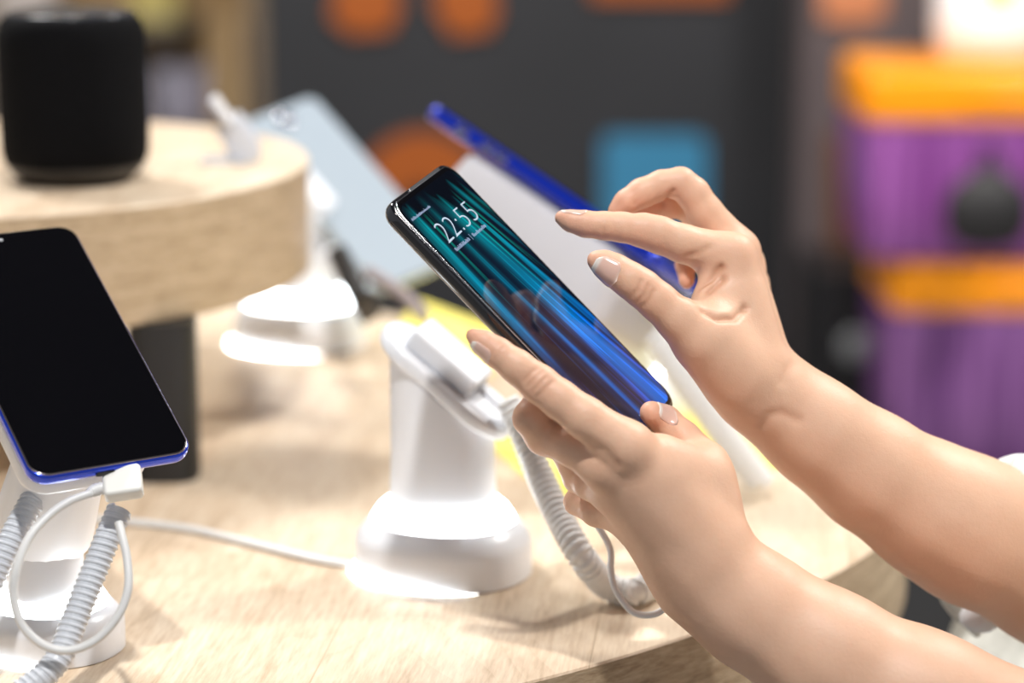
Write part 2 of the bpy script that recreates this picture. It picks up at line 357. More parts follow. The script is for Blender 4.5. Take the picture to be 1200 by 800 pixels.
# ---------------------------------------------------------------- display stands
def make_stand(loc, s, label, yaw=0.0, head=True, tilt=None, group=None, wide=1.0, ph_=(.077, .120), puck=True, led=True):
    root = empty('phone_stand', loc); tag(root, label, 'display stand')
    rot = math.radians(-22)
    mobj('base', *lathe([(s*.0450, 0), (s*.0460, .0008*s), (s*.0460, .017*s), (s*.0452, .0205*s), (s*.0430, .0235*s), (s*.0385, .0285*s)], 72, 1.0, .86, 2.25, rot), WHITE, root, True, sharp=50)
    mobj('light_ring', *lathe([(s*.0380, .0275*s), (s*.0372, .0300*s), (s*.0340, .0350*s), (s*.0300, .0385*s), (s*.0270, .0392*s)], 72, 1.0, .86, 2.2, rot), LED, root, True)
    mobj('light_spill', *xf(lathe([(s*.0455, .0000), (s*.0455, .0008*s)], 72, 1.0, .86, 2.2, rot), Matrix.Translation((-.0042*s, -.0016*s, .0002))), LED, root, True)  # glowing disc stands in for the ring's light spilling onto the table
    # pillar, cut on a slant that falls towards +x of its own frame
    zl, zh = ph_; rp = .0268*s; n = 64; c, sn = math.cos(yaw), math.sin(yaw)
    lo, hi, hi2 = [], [], []
    for i in range(n):
        a = 2*math.pi*i/n; x = math.copysign(abs(math.cos(a))**(2/2.3), math.cos(a)); y = math.copysign(abs(math.sin(a))**(2/2.3), math.sin(a))
        z = (zh+zl)/2*s - x*(zh-zl)/2*s
        X_, Y_ = rp*(x*c-y*sn*.85), rp*(x*sn+y*c*.85)
        lo.append((X_*1.04, Y_*1.04, .036*s)); hi.append((X_, Y_, .060*s)); hi2.append((X_, Y_, z))
    mobj('pillar', *rings([lo, [(p[0]*.985, p[1]*.985, .045*s) for p in lo], hi, hi2]), WHITE, root, True, sharp=50)
    if not head: return root
    sl = math.atan2((zh-zl), 2*.0268); D = np.array([c*math.cos(sl), sn*math.cos(sl), -math.sin(sl)]); Sd = np.array([-sn, c, 0])
    Mh = ortho((0, 0, (zh+zl)/2*s), D, Sd)
    Mh = Mh @ Matrix.Translation((0, 0, .002*s))
    mobj('head_plate', *xf(slab(.0420*s, .0235*s*wide, -.002*s, .0065*s, .0220*s, .0028*s, 12, 5), Mh), WHITE, root, True, sharp=55)
    if puck:
        mobj('sensor_block', *xf(slab(.0215*s, .0160*s, .0066*s, .0175*s, .0035*s, .0022*s, 6, 5), Mh @ Matrix.Translation((-.007*s, 0, 0))), WHITE2, root, True, sharp=55)
        mobj('sensor_port', *xf(slab(.0016*s, .0060*s, .0088*s, .0148*s, .0006, .0004, 3, 3), Mh @ Matrix.Translation((.0138*s, -.001*s, 0))), GREYP, root)
        mobj('cradle_arm', *xf(slab(.0150*s, .0042*s, .0066*s, .0100*s, .002*s, .001*s, 5, 4), Mh @ Matrix.Translation((.0285*s, .010*s, 0))), WHITE2, root, True, sharp=55)
    return root, Mh
q = T(520, 668); d_ = np.dot(q-CAM, FW)
st_main, _ = make_stand(q, 103.5/F*d_/.0460, 'empty white phone stand with glowing ring, below the lit phone', yaw=math.radians(-14))

# left phone -------------------------------------------------------
def fit_pose(w, h, TR, BR, BL, d):
    M = np.array([[w, h, 0], [w, -h, 0], [-w, -h, 0]]); obs = np.array([TR, BR, BL], float)
    def proj(p):
        q = p-CAM; dd = q@FW; return np.array([600+F*(q@RT)/dd, 400-F*(q@UP)/dd])
    # start facing the viewer, top leaning away
    X0 = RT+FW*.3; Y0 = UP*.7+FW*.6-RT*.3; M0 = ortho((0,0,0), X0, Y0); x = np.r_[np.zeros(3), P(*np.mean([TR, BL], 0), d)]
    R0 = np.array(M0.to_3x3())
    def rv(wv):
        a = np.linalg.norm(wv)+1e-12; kk = wv/a; K = np.array([[0,-kk[2],kk[1]],[kk[2],0,-kk[0]],[-kk[1],kk[0],0]]); return np.eye(3)+np.sin(a)*K+(1-np.cos(a))*K@K
    def res(x):
        Rr = rv(x[:3])@R0; return np.r_[np.concatenate([proj(Rr@m+x[3:])-ob for m, ob in zip(M, obs)]), ]
    for i in range(80):
        r0 = res(x); J = np.array([(res(x+np.eye(6)[j]*1e-6)-r0)/1e-6 for j in range(6)]).T
        x = x-np.linalg.solve(J.T@J+1e-3*np.eye(6), J.T@r0)*.6
    Rr = rv(x[:3])@R0; print('pose res', np.abs(res(x)).max().round(2), 'centre depth', round(float((x[3:]-CAM)@FW), 3), 'normal', Rr[:, 2].round(2)); return Rr, x[3:]
lr, lc = fit_pose(.0385, .0795, (85, 262), (229, 529), (38, 561), 1.12)
LM = basis(lc, lr[:, 0], lr[:, 1], lr[:, 2])
lph = build_phone('smartphone', LM, .0385, .0795, .0078, BLUEB, None, 'dark smartphone with black screen and blue edge on the stand at the left', e=.0036)
mobj('rim', *slab(.0377, .0787, -.0011, -.0001, .0085, .0004, 10, 3), mat('bronze_rim', (.42,.36,.36), .2, metal=1), lph)
mobj('screen', *slab(.0371, .0781, -.0006, .00012, .0080, .0003, 10, 3), BLACKS, lph)
mobj('charge_port', *xf(slab(.0045, .0012, 0, .0006, .0010, .0002, 5, 2), Matrix.Translation((-.004, -.0795, -.0042)) @ Matrix.Rotation(math.radians(90), 4, 'X')), RUB, lph)
mobj('front_camera', *xf(lathe([(.0011, 0), (.001, .0002)], 16), Matrix.Translation((0, .0735, .0001))), GREYP, lph)
# its stand: pillar under the phone's back
q = T(57, 757); d_ = np.dot(q-CAM, FW)
sL = 90/F*d_/.0460
st_left = make_stand(q, sL, 'white phone stand with glowing ring at the left, under the black-screened phone', head=False, ph_=(.066, .094), yaw=math.radians(-80))
lz = (lc - q)
# cradle plate on the phone's back, in the phone's frame
def lph_w(x, y, z): return np.array(LM @ Vector((x, y, z)))
vv, ff = slab(.0300, .0330, -.0215, -.0082, .012, .003, 8, 4)
vv = [lph_w(p[0]-.006, p[1]-.040, p[2]) for p in vv]
mobj('head_plate', vv, ff, WHITE, st_left, True, world=True, sharp=55)
vv, ff = tube([lph_w(-.008, -.045, -.018), np.array([q[0], q[1], q[2]+.075*sL])], [.020, .024], 24)
mobj('neck', vv, ff, WHITE, st_left, True, world=True, sharp=50)

# ---------------------------------------------------------------- cables
def cable(name, pts, r, m, label=None, cat='cable', parent=None, n=10):
    o = mobj(name, *tube(crom(pts, n), r, 10), m, parent, True, world=True)
    if label: tag(o, label, cat)
    return o
def TT(x, y, z=0): return T(x, y, z)
cable('power_cable', [TT(88,606,.0022), TT(150,611,.0022), TT(225,620,.0022), TT(300,638,.0022), TT(370,655,.0022), TT(412,661,.0022)], .0022, CORD, 'white cable lying flat on the table between the two near stands')
# coiled cord under the left hand
cc = crom([P(598,470,1.225), P(612,505,1.222), P(632,555,1.215), P(655,605,1.20), P(684,655,1.185), TT(715,688,.0085), TT(748,692,.0085), TT(772,672,.0085), TT(785,640,.0085)], 10)
o = mobj('coiled_cord', *coil(cc, .0058, .0016, .0037), CORD, None, True, world=True); tag(o, 'thick white spiral cord hanging beside the empty stand, under the holding hand', 'cord')
cable('charging_cable', [P(690,600,1.15), P(714,640,1.142), P(716,668,1.138), P(722,692,1.135), P(742,717,1.134), P(768,719,1.134), P(786,703,1.136), P(800,670,1.14)], .00165, CORD, 'thin white cable loop in front of the spiral cord, behind the wrist')
# left phone: plug, its looped cable and the spiral cords
pl = empty('charging_plug', lph_w(.010, -.0795, -.004)); tag(pl, 'white rectangular plug pushed into the blue edge of the left phone', 'plug')
px_ = P(144, 566, 1.070)
Mp = ortho(px_, RT*1.0+UP*.14+FW*.1, UP*.80+FW*.60)
pl.matrix_world = Mp
mobj('housing', *slab(.0086, .0074, -.0040, .0040, .0022, .0015, 6, 4), mat('ivory_plastic', (.86,.85,.80), .35), pl, True, sharp=55)
mobj('tongue', *bbox(-.004, .004, .006, .0105, -.0012, .0012, .0005), CHROME, pl)
vv, ff = tube(crom([P(126,570,1.070), P(112,574,1.068), P(104,578,1.066)], 6), [.0030,.0031,.0026,.0031,.0026,.0031,.0026,.0030,.0025,.0028,.0024,.0023,.0022], 12)
mobj('strain_relief', vv, ff, CORD, pl, True, world=True)
cable('looped_cable', [P(108,577,1.066), P(80,588,1.062), P(55,606,1.056), P(33,632,1.05), P(19,668,1.045), P(16,700,1.045), P(26,732,1.045), P(50,755,1.045), P(80,762,1.046), P(112,750,1.048), P(138,722,1.05), P(150,690,1.053), P(149,655,1.058), P(143,628,1.062), P(139,612,1.065)], .0019, CORD, 'thin white cable curling in a loop in front of the left stand')
cc = crom([P(140,598,1.085), P(128,625,1.08), P(112,665,1.075), P(98,700,1.07), P(84,735,1.065), P(72,765,1.06), P(55,788,1.055), P(25,812,1.05)], 8)
o = mobj('coiled_cord', *coil(cc, .0052, .0010, .0030, core_r=.0004), TCORD, None, True, world=True); tag(o, 'grey-white spiral cord hanging from the plug in front of the left stand', 'cord')
cc = crom([P(52,560,1.10), P(36,590,1.095), P(20,618,1.09), P(4,650,1.085), P(-15,690,1.08)], 8)
o = mobj('coiled_cord', *coil(cc, .0052, .0010, .0030, core_r=.0004), TCORD, None, True, world=True); tag(o, 'spiral cord running down to the left edge behind the looped cable', 'cord')

# ================================================================ the person
def axis_(segs):
    out = [segs[0][0]]
    for a, b, h in segs: out += list(np.linspace(a, b, max(1, int(round((b-a)/h)))+1)[1:])
    return np.array(out, np.float32)
class Field:
    def __init__(s, ax): s.ax = ax; s.sh = tuple(len(a) for a in ax)
    def new(s): return np.full(s.sh, 1.0, np.float32)
    def sub(s, lo, hi):
        sl = tuple(slice(max(0, int(np.searchsorted(a, l))-1), min(len(a), int(np.searchsorted(a, h))+1)) for a, l, h in zip(s.ax, lo, hi))
        g = np.meshgrid(*[a[q] for a, q in zip(s.ax, sl)], indexing='ij', sparse=True); return sl, g
    def cone(s, G, a, b, ra, rb, k, m=.016):
        a = np.array(a); b = np.array(b); rm = max(ra, rb)+m+k
        sl, (X, Y, Z) = s.sub(np.minimum(a, b)-rm, np.maximum(a, b)+rm)
        d = b-a; L2 = float(d@d)+1e-12
        t = np.clip(((X-a[0])*d[0]+(Y-a[1])*d[1]+(Z-a[2])*d[2])/L2, 0, 1)
        q = np.sqrt((X-a[0]-t*d[0])**2+(Y-a[1]-t*d[1])**2+(Z-a[2]-t*d[2])**2)-(ra+t*(rb-ra))
        g = G[sl]; h = np.maximum(k-np.abs(g-q), 0)/k if k > 0 else 0
        G[sl] = np.minimum(g, q)-h*h*k*.25 if k > 0 else np.minimum(g, q)
def smin(a, b, k):
    h = np.maximum(k-np.abs(a-b), 0)/k; return np.minimum(a, b)-h*h*k*.25
def surface_nets(G, ax):
    X, Y, Z = ax; neg = G < 0
    nx, ny, nz = (n-1 for n in G.shape)
    cnt = np.zeros((nx, ny, nz), np.uint8)
    for i in (0,1):
        for j in (0,1):
            for k in (0,1): cnt += neg[i:i+nx, j:j+ny, k:k+nz]
    act = (cnt > 0) & (cnt < 8); ii = np.argwhere(act); idx = np.full(act.shape, -1, np.int32); idx[act] = np.arange(len(ii))
    acc = np.zeros((len(ii), 3)); w = np.zeros(len(ii)); I, J, K = ii.T
    for (a, b) in [((0,0,0),(1,0,0)),((0,1,0),(1,1,0)),((0,0,1),(1,0,1)),((0,1,1),(1,1,1)),((0,0,0),(0,1,0)),((1,0,0),(1,1,0)),((0,0,1),(0,1,1)),((1,0,1),(1,1,1)),((0,0,0),(0,0,1)),((1,0,0),(1,0,1)),((0,1,0),(0,1,1)),((1,1,0),(1,1,1))]:
        ga = G[I+a[0], J+a[1], K+a[2]]; gb = G[I+b[0], J+b[1], K+b[2]]; m = (ga < 0) != (gb < 0)
        t = np.where(m, ga/(ga-gb+1e-20), 0)
        pa = np.c_[X[I+a[0]], Y[J+a[1]], Z[K+a[2]]]; pb = np.c_[X[I+b[0]], Y[J+b[1]], Z[K+b[2]]]
        acc += np.where(m[:, None], pa+(pb-pa)*t[:, None], 0); w += m
    v = acc/w[:, None]; F_ = []
    def quads(dim):
        sl0 = [slice(None)]*3; sl1 = [slice(None)]*3; sl0[dim] = slice(0, -1); sl1[dim] = slice(1, None)
        A = neg[tuple(sl0)]; B = neg[tuple(sl1)]; e = np.argwhere(A != B); o = [d for d in range(3) if d != dim]
        ok = (e[:, o[0]] > 0) & (e[:, o[1]] > 0) & (e[:, o[0]] < act.shape[o[0]]) & (e[:, o[1]] < act.shape[o[1]]) & (e[:, dim] < act.shape[dim]); e = e[ok]
        def at(d0, d1): q = e.copy(); q[:, o[0]] -= d0; q[:, o[1]] -= d1; return idx[q[:, 0], q[:, 1], q[:, 2]]
        q = np.c_[at(0,0), at(1,0), at(1,1), at(0,1)]; fl = A[tuple(e.T)]
        if dim == 1: fl = ~fl
        q[~fl] = q[~fl][:, ::-1]; return q
    f = np.concatenate([quads(0), quads(1), quads(2)]); f = f[(f >= 0).all(1)]; return v, f
def np_mesh(name, v, f, m, parent, smooth_it=0):
    if smooth_it:
        n = len(v)
        for _ in range(smooth_it):
            acc = np.zeros_like(v); c = np.zeros(n)
            for a, b in ((0,1),(1,2),(2,3),(3,0)):
                for p, q_ in ((a, b), (b, a)):
                    np.add.at(acc, f[:, p], v[f[:, q_]]); np.add.at(c, f[:, p], 1)
            v = v*.5+.5*acc/c[:, None]
    me = bpy.data.meshes.new(name); me.vertices.add(len(v)); me.vertices.foreach_set('co', v.astype(np.float32).ravel())
    me.loops.add(len(f)*4); me.loops.foreach_set('vertex_index', f.astype(np.int32).ravel()); me.polygons.add(len(f))
    me.polygons.foreach_set('loop_start', np.arange(0, len(f)*4, 4, dtype=np.int32)); me.polygons.foreach_set('use_smooth', np.ones(len(f), bool))
    me.update(); me.validate(); me.materials.append(m); o = bpy.data.objects.new(name, me); COL.objects.link(o); o.parent = parent; return o

HV = .0012
AX = (axis_([(-.035, .268, HV), (.268, .62, .008)]), axis_([(.90, .985, .006), (.985, 1.215, HV), (1.215, 1.50, .008)]), axis_([(TZ-.20, TZ-.075, .008), (TZ-.075, TZ+.255, HV), (TZ+.255, TZ+.42, .008)]))
FD = Field(AX)
def J(px, py, r, d): return (P(px, py, d), r/F*d)
def ray_local(px, py, z):       # point on the view ray at a height z over the phone's glass
    a = np.array(PMi @ V(P(px, py, .5))); b = np.array(PMi @ V(P(px, py, 1.5))); t_ = (z-a[2])/(b[2]-a[2]); return np.array(PM @ V(a+(b-a)*t_))
def K3(p, r): return (np.array(p), r)
# ---- left hand (holds the phone)
lt = ray_local(764, 484, .0068)
LH = dict(
 index=[J(554,393,9.0,1.0605), J(566,401,14.5,1.0605), J(583,413,17.5,1.0605), J(606,430,20,1.060), J(632,450,22.5,1.060), J(656,468,22.8,1.059), J(686,490,25,1.058), J(735,524,29,1.058)],
 middle=[J(710,545,28,1.066), J(672,523,24,1.073), J(638,510,23,1.085), K3(ph(-.043,-.034,-.020), .0078), K3(ph(-.026,-.031,-.0165), .0072), K3(ph(-.010,-.029,-.0155), .0066)],
 ring=[J(722,572,27,1.078), J(694,566,21,1.090), J(678,560,18,1.102), K3(ph(-.034,-.055,-.0225), .0074), K3(ph(-.018,-.051,-.0175), .0068), K3(ph(-.003,-.049,-.0155), .0062)],
 pinky=[J(742,604,25,1.092), J(700,598,19,1.104), J(676,588,15,1.118), K3(ph(-.012,-.072,-.030), .0062), K3(ph(.0,-.068,-.020), .0058)],
 thumb=[K3(lt, 14.5/F*1.11), J(779,494,19.5,1.103), J(800,513,21,1.098), J(826,542,25,1.090), J(838,590,29,1.084)],
)
LPALM = [J(735,524,29,1.062), J(828,650,36,1.072)], [J(714,548,28,1.068), J(818,662,37,1.078)], [J(722,575,27,1.080), J(808,676,34,1.086)], [J(742,606,25,1.093), J(800,690,31,1.092)], [J(826,560,30,1.086), J(842,622,30,1.080)], [J(790,560,34,1.074), J(835,630,36,1.076)], [J(770,560,34,1.07), J(800,640,38,1.08)], [J(775,535,24,1.070), J(826,560,28,1.082)]
LARM = [J(826,664,54,1.084), J(850,690,56,1.084), J(886,716,64,1.084), J(967,768,74,1.082), J(1080,826,83,1.078), J(1300,925,96,1.07)]
# ---- right hand (reaches over the phone)
RH = dict(
 index=[J(658.5,255,9.0,1.118), J(669,259,12.5,1.118), J(686,262.5,15.2,1.1185), J(708,264.5,16.3,1.119), J(730,266,17.6,1.12), J(754,270,20,1.121), J(772,275,21.2,1.122), J(800,285,22,1.124), J(858,303,28,1.13)],
 middle=[J(724,247,12,1.143), J(734,237,14.5,1.143), J(752,226,17,1.144), J(775,217,17,1.145), J(798,214,18,1.146), J(812,227,19.5,1.147), J(826,249,20.5,1.148), J(860,294,28,1.152)],
 ring=[J(738,252,12,1.161), J(760,241,14.5,1.162), J(785,237,19,1.163), J(806,238,18.5,1.165), J(828,266,21,1.168), J(868,310,25,1.172)],
 pinky=[J(805,329,9.5,1.172), J(803,310,11.5,1.176), J(812,286,14,1.182), J(846,292,18,1.184), J(876,332,22,1.188)],
 thumb=[J(698.5,304.5,11,1.100), J(708,309,16,1.100), J(722,317.5,19.5,1.100), J(738,328,21,1.100), J(752,338,22.5,1.101), J(770,353,23.2,1.102), J(795,373,27,1.104), J(822,398,35,1.108), J(862,440,42,1.118)],
)
RPALM = [J(858,303,28,1.131), J(890,425,34,1.126)], [J(862,300,28,1.152), J(898,440,34,1.142)], [J(868,312,25,1.172), J(902,448,32,1.155)], [J(876,334,22,1.188), J(906,455,28,1.165)], [J(834,324,13,1.126), J(828,374,25,1.116)], [J(850,332,15,1.128), J(838,384,27,1.118)], [J(862,350,30,1.13), J(866,420,38,1.124)], [J(836,400,36,1.115), J(878,455,44,1.125)]
RARM = [J(899,462,48,1.134), J(925,482,50,1.136), J(963,511,57,1.138), J(1021,553,65,1.145), J(1092,597,74,1.153), J(1140,622,81,1.16), J(1240,668,88,1.175), J(1400,750,88,1.21)]
SHL = np.array([.44, 1.03, TZ+.30]); SHR = np.array([.46, 1.37, TZ+.30]); CH = np.array([.45, 1.20, TZ+.20])
def hand(fingers, palm, arm, sh):
    G = FD.new()
    for a, b in palm: FD.cone(G, a[0], b[0], a[1], b[1], .009)
    for i in range(len(arm)-1): FD.cone(G, arm[i][0], arm[i+1][0], arm[i][1], arm[i+1][1], .012)
    FD.cone(G, arm[-1][0], sh, arm[-1][1], .048, .01); FD.cone(G, sh, CH, .048, .08, .01)
    out = G.copy()
    for n, ch in fingers.items():
        H = FD.new()
        for i in range(len(ch)-1): FD.cone(H, ch[i][0], ch[i+1][0], ch[i][1], ch[i+1][1], .0022)
        out = np.minimum(out, smin(G, H, .0065))
    return out
GL = hand(LH, LPALM, LARM, SHL); GR = hand(RH, RPALM, RARM, SHR)
G = np.minimum(GL, GR)
# the hand's flesh gives way to the phone it holds
sl, (X, Y, Z) = FD.sub(Pc-.10, Pc+.10)
lx, ly, lz_ = [Rm[0, i]*(X-Pc[0])+Rm[1, i]*(Y-Pc[1])+Rm[2, i]*(Z-Pc[2]) for i in range(3)]
bx = np.maximum(np.abs(lx)-PW+.002, 0); by = np.maximum(np.abs(ly)-PH+.002, 0); bz = np.maximum(np.abs(lz_+.0041)-.0043+.002, 0)
pd = np.sqrt(bx**2+by**2+bz**2)-.0020
G[sl] = np.maximum(G[sl], -(pd-.0003))
v, f = surface_nets(G, AX)
print('skin verts', len(v))
# keep the parts connected into the body (drop stray carved crumbs)
# normals
def vnorm(v, f):
    n = np.cross(v[f[:, 2]]-v[f[:, 0]], v[f[:, 3]]-v[f[:, 1]]); N = np.zeros_like(v)
    for k_ in range(4): np.add.at(N, f[:, k_], n)
    return N/(np.linalg.norm(N, axis=1)[:, None]+1e-12)
def smooth(v, f, it, lam=.5):
    for _ in range(it):
        acc = np.zeros_like(v); c = np.zeros(len(v))
        for a, b in ((0,1),(1,2),(2,3),(3,0)):
            np.add.at(acc, f[:, a], v[f[:, b]]); np.add.at(acc, f[:, b], v[f[:, a]]); np.add.at(c, f[:, a], 1); np.add.at(c, f[:, b], 1)
        v = v*(1-lam)+lam*acc/c[:, None]
    return v
v = smooth(v, f, 2)
N = vnorm(v, f); tone = np.zeros((len(v), 3)); disp = np.zeros(len(v))
def toucher(c, rad, amt, ch=0):
    d = np.linalg.norm(v-c, axis=1); tone[:, ch] = np.maximum(tone[:, ch], amt*np.exp(-(d/rad)**2))
dep = (v-CAM)@FW; pxx = 600+F*((v-CAM)@RT)/dep; pyy = 400-F*((v-CAM)@UP)/dep
def onskin(q):
    m_ = (np.abs(pxx-q[0]) < 3) & (np.abs(pyy-q[1]) < 3)
    return P(q[0], q[1], dep[m_].min() if m_.any() else q[2])
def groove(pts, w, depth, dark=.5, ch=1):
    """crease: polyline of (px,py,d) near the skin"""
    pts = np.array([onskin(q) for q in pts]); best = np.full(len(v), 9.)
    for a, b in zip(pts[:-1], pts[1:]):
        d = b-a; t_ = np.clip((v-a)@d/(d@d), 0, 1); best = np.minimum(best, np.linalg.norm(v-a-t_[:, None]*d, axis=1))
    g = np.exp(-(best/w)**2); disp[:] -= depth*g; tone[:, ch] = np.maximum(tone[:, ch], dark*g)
def front(fing, i0, px, py): # depth of the near skin at a pixel close to a finger joint
    p, r = fing[i0]; return float((p-CAM)@FW)-r
for H_ in (LH, RH):
    for n_, ch_ in H_.items():
        ends = ch_[:2] if not (H_ is LH and n_ in ('middle', 'ring', 'pinky')) else ch_[-2:]
        for c_, r_ in ends: toucher(c_, .011, .8)
for c_ in (RH['index'][5][0], RH['middle'][4][0], RH['thumb'][4][0], LH['index'][4][0], LH['thumb'][2][0], RH['index'][-1][0], RH['middle'][-1][0]): toucher(c_, .011, .45)
# finger joint folds: left index PIP and DIP
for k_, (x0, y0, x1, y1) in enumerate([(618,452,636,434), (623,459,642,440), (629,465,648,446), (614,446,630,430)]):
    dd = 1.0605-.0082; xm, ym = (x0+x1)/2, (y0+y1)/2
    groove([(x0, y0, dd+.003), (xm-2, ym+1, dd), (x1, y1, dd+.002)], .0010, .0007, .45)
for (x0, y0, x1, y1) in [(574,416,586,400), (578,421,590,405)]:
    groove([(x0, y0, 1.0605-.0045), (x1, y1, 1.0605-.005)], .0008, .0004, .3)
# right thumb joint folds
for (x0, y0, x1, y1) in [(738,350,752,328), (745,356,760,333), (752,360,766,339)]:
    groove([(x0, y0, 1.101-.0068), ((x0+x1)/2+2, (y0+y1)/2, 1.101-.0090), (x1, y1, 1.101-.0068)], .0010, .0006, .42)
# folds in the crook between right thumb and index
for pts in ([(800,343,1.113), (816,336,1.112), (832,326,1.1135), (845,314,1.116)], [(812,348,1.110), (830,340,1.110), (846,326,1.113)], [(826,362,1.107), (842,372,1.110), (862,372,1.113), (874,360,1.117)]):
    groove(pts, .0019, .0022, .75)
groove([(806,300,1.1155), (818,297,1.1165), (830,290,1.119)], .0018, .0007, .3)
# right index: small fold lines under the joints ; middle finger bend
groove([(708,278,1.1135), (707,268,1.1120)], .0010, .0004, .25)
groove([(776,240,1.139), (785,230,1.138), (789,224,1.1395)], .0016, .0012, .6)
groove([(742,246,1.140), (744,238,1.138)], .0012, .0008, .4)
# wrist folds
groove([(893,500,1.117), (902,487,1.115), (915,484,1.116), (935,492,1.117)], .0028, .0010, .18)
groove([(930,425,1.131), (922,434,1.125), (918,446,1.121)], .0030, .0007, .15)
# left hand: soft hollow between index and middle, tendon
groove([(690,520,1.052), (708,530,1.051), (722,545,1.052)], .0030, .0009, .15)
disp += .00022*np.sin(v[:, 0]*210+v[:, 2]*170)*np.sin(v[:, 1]*190-v[:, 2]*120)*(v[:, 0] > .05)
v2 = v+N*disp[:, None]
person = empty('person', (.37, 1.20, 0)); tag(person, 'person in off-white shirt holding a lit phone and reaching to tap it', 'person')
body = np_mesh('body', v2-np.array([.37, 1.20, 0]), f, SKIN, person)
ca = body.data.color_attributes.new('tone', 'FLOAT_COLOR', 'POINT'); ca.data.foreach_set('color', np.c_[tone, np.ones(len(v))].astype(np.float32).ravel())

# nails
NAIL = mat('nail', (.80,.50,.40), .22, spec=.5, sss=.08, coat=.35); t = NT(NAIL)
ux = t.n('ShaderNodeSeparateXYZ', {0: t.n('ShaderNodeTexCoord').outputs['Generated']})
from mathutils.bvhtree import BVHTree
BVH = BVHTree.FromPolygons([tuple(p) for p in v2.tolist()], f.tolist())
uvn = t.n('ShaderNodeAttribute', attribute_name='along').outputs['Fac']
t.l(t.ramp(uvn, [(.0, (.86,.66,.56)), (.14, (.80,.50,.40)), (.78, (.83,.54,.44)), (.88, (.90,.80,.72))]), t.b.inputs['Base Color'])
def nail(c0, c1, r0, r1, nrm, L0, L1, half, lift=1.03):
    """plate from finger axis point c0 (cuticle) towards c1 (tip), curved round the axis"""
    a = c1-c0; ln = np.linalg.norm(a); a = a/ln; nrm = nrm-a*(nrm@a); nrm /= np.linalg.norm(nrm); b = np.cross(a, nrm); nu, nv = 13, 15; vs = []; al = []
    for j in range(nv):
        tv = j/(nv-1); s_ = L0+(L1-L0)*tv; r = r0+(r1-r0)*min(max(s_/ln, 0), 1.15)
        edge = (1-(1-min(1, tv/.28))**2)**.5*(1-(max(0, tv-.72)/.28)**2*.42)
        for i in range(nu):
            ph_ = math.radians(half)*edge*(2*i/(nu-1)-1); dr = nrm*math.cos(ph_)+b*math.sin(ph_); q0 = c0+a*s_; hit = BVH.ray_cast(V(q0+dr*.013), V(-dr), .05)[0]
            rr0 = r if hit is None else max(float((np.array(hit)-q0)@dr), r*.8)
            vs.append(q0+dr*(min(rr0, r*1.6)+.00028)); al.append(tv)
    top = vs; bot = [p-nrm*.0007 for p in vs]; n_ = len(vs); ff = []
    for j in range(nv-1):
        for i in range(nu-1):
            q_ = j*nu+i; ff.append((q_, q_+1, q_+nu+1, q_+nu)); ff.append((q_+n_, q_+nu+n_, q_+nu+1+n_, q_+1+n_))
    per = [i for i in range(nu)]+[j*nu+nu-1 for j in range(1, nv)]+[(nv-1)*nu+i for i in range(nu-2, -1, -1)]+[j*nu for j in range(nv-2, 0, -1)]
    for i in range(len(per)): p_, q_ = per[i], per[(i+1) % len(per)]; ff.append((p_, p_+n_, q_+n_, q_))
    o = mobj('fingernail', vs+bot, ff, NAIL, body, True); o.data.materials.clear(); o.data.materials.append(NAIL)
    for v_ in o.data.vertices: v_.co = v_.co - Vector((.37, 1.20, 0))
    at = o.data.attributes.new('along', 'FLOAT', 'POINT'); at.data.foreach_set('value', np.array(al+al, np.float32)); return o
th = RH['thumb']; nail(th[2][0], th[0][0], th[2][1]*.93, th[0][1]*1.12, -FW*.85-UP*.42-RT*.30, -.0022, .0106, 58)
ix = RH['index']; nail(ix[2][0], ix[0][0], ix[2][1]*.98, ix[0][1]*1.1, UP*1.0-FW*.15, .0008, .0128, 46)
ix = LH['index']; nail(ix[2][0], ix[0][0], ix[2][1]*.99, ix[0][1]*1.1, -RT*.62-UP*.72-FW*.60, .0008, .0118, 46)
th = LH['thumb']; nail(th[1][0], th[0][0], th[1][1]*.96, th[0][1]*1.12, UP*.60+RT*.25-FW*.75, .0024, .0114, 50)

# clothing
SHIRT = noise_mat('off_white_cloth', (.62,.63,.58), (.72,.73,.68), 120, .85, .0006)
CUFFM = noise_mat('lit_shirt_cloth', (.82,.83,.86), (.88,.89,.92), 160, .85, .0006)  # same fabric as the shirt, paler to paint in the light on it
TRO = noise_mat('dark_trousers', (.03,.03,.035), (.05,.05,.055), 60, .9)
AX2 = (axis_([(.16, .70, .005)]), axis_([(.86, 1.56, .005)]), axis_([(TZ-.36, TZ+.44, .005)])); FD2 = Field(AX2); G2 = FD2.new()
for a, b, ra, rb in [((.345,1.14,TZ-.30),(.350,1.13,TZ-.12),.118,.118), ((.345,1.27,TZ-.30),(.350,1.27,TZ-.12),.118,.118), ((.380,1.13,TZ-.11),(.48,1.12,TZ+.2),.112,.10), ((.380,1.27,TZ-.11),(.48,1.28,TZ+.2),.112,.10), ((.46,1.05,TZ+.28),(.47,1.35,TZ+.28),.07,.07)]:
    FD2.cone(G2, a, b, ra, rb, .03, .03)
FD2.cone(G2, LARM[-1][0]+np.array([.02,0,.01]), SHL, .048, .062, .03, .03)
el = RARM[-1][0]
cuf0 = P(1192, 642, 1.168); adir = (RARM[-2][0]-RARM[-4][0]); adir /= np.linalg.norm(adir)
FD2.cone(G2, cuf0+adir*.006+RT*.010, el+np.array([.01,0,0]), .0360, .044, .01, .03); FD2.cone(G2, el+np.array([.015,0,-.005]), SHR, .046, .060, .015, .03)
XX, YY, ZZ = np.meshgrid(*AX2, indexing='ij', sparse=True)
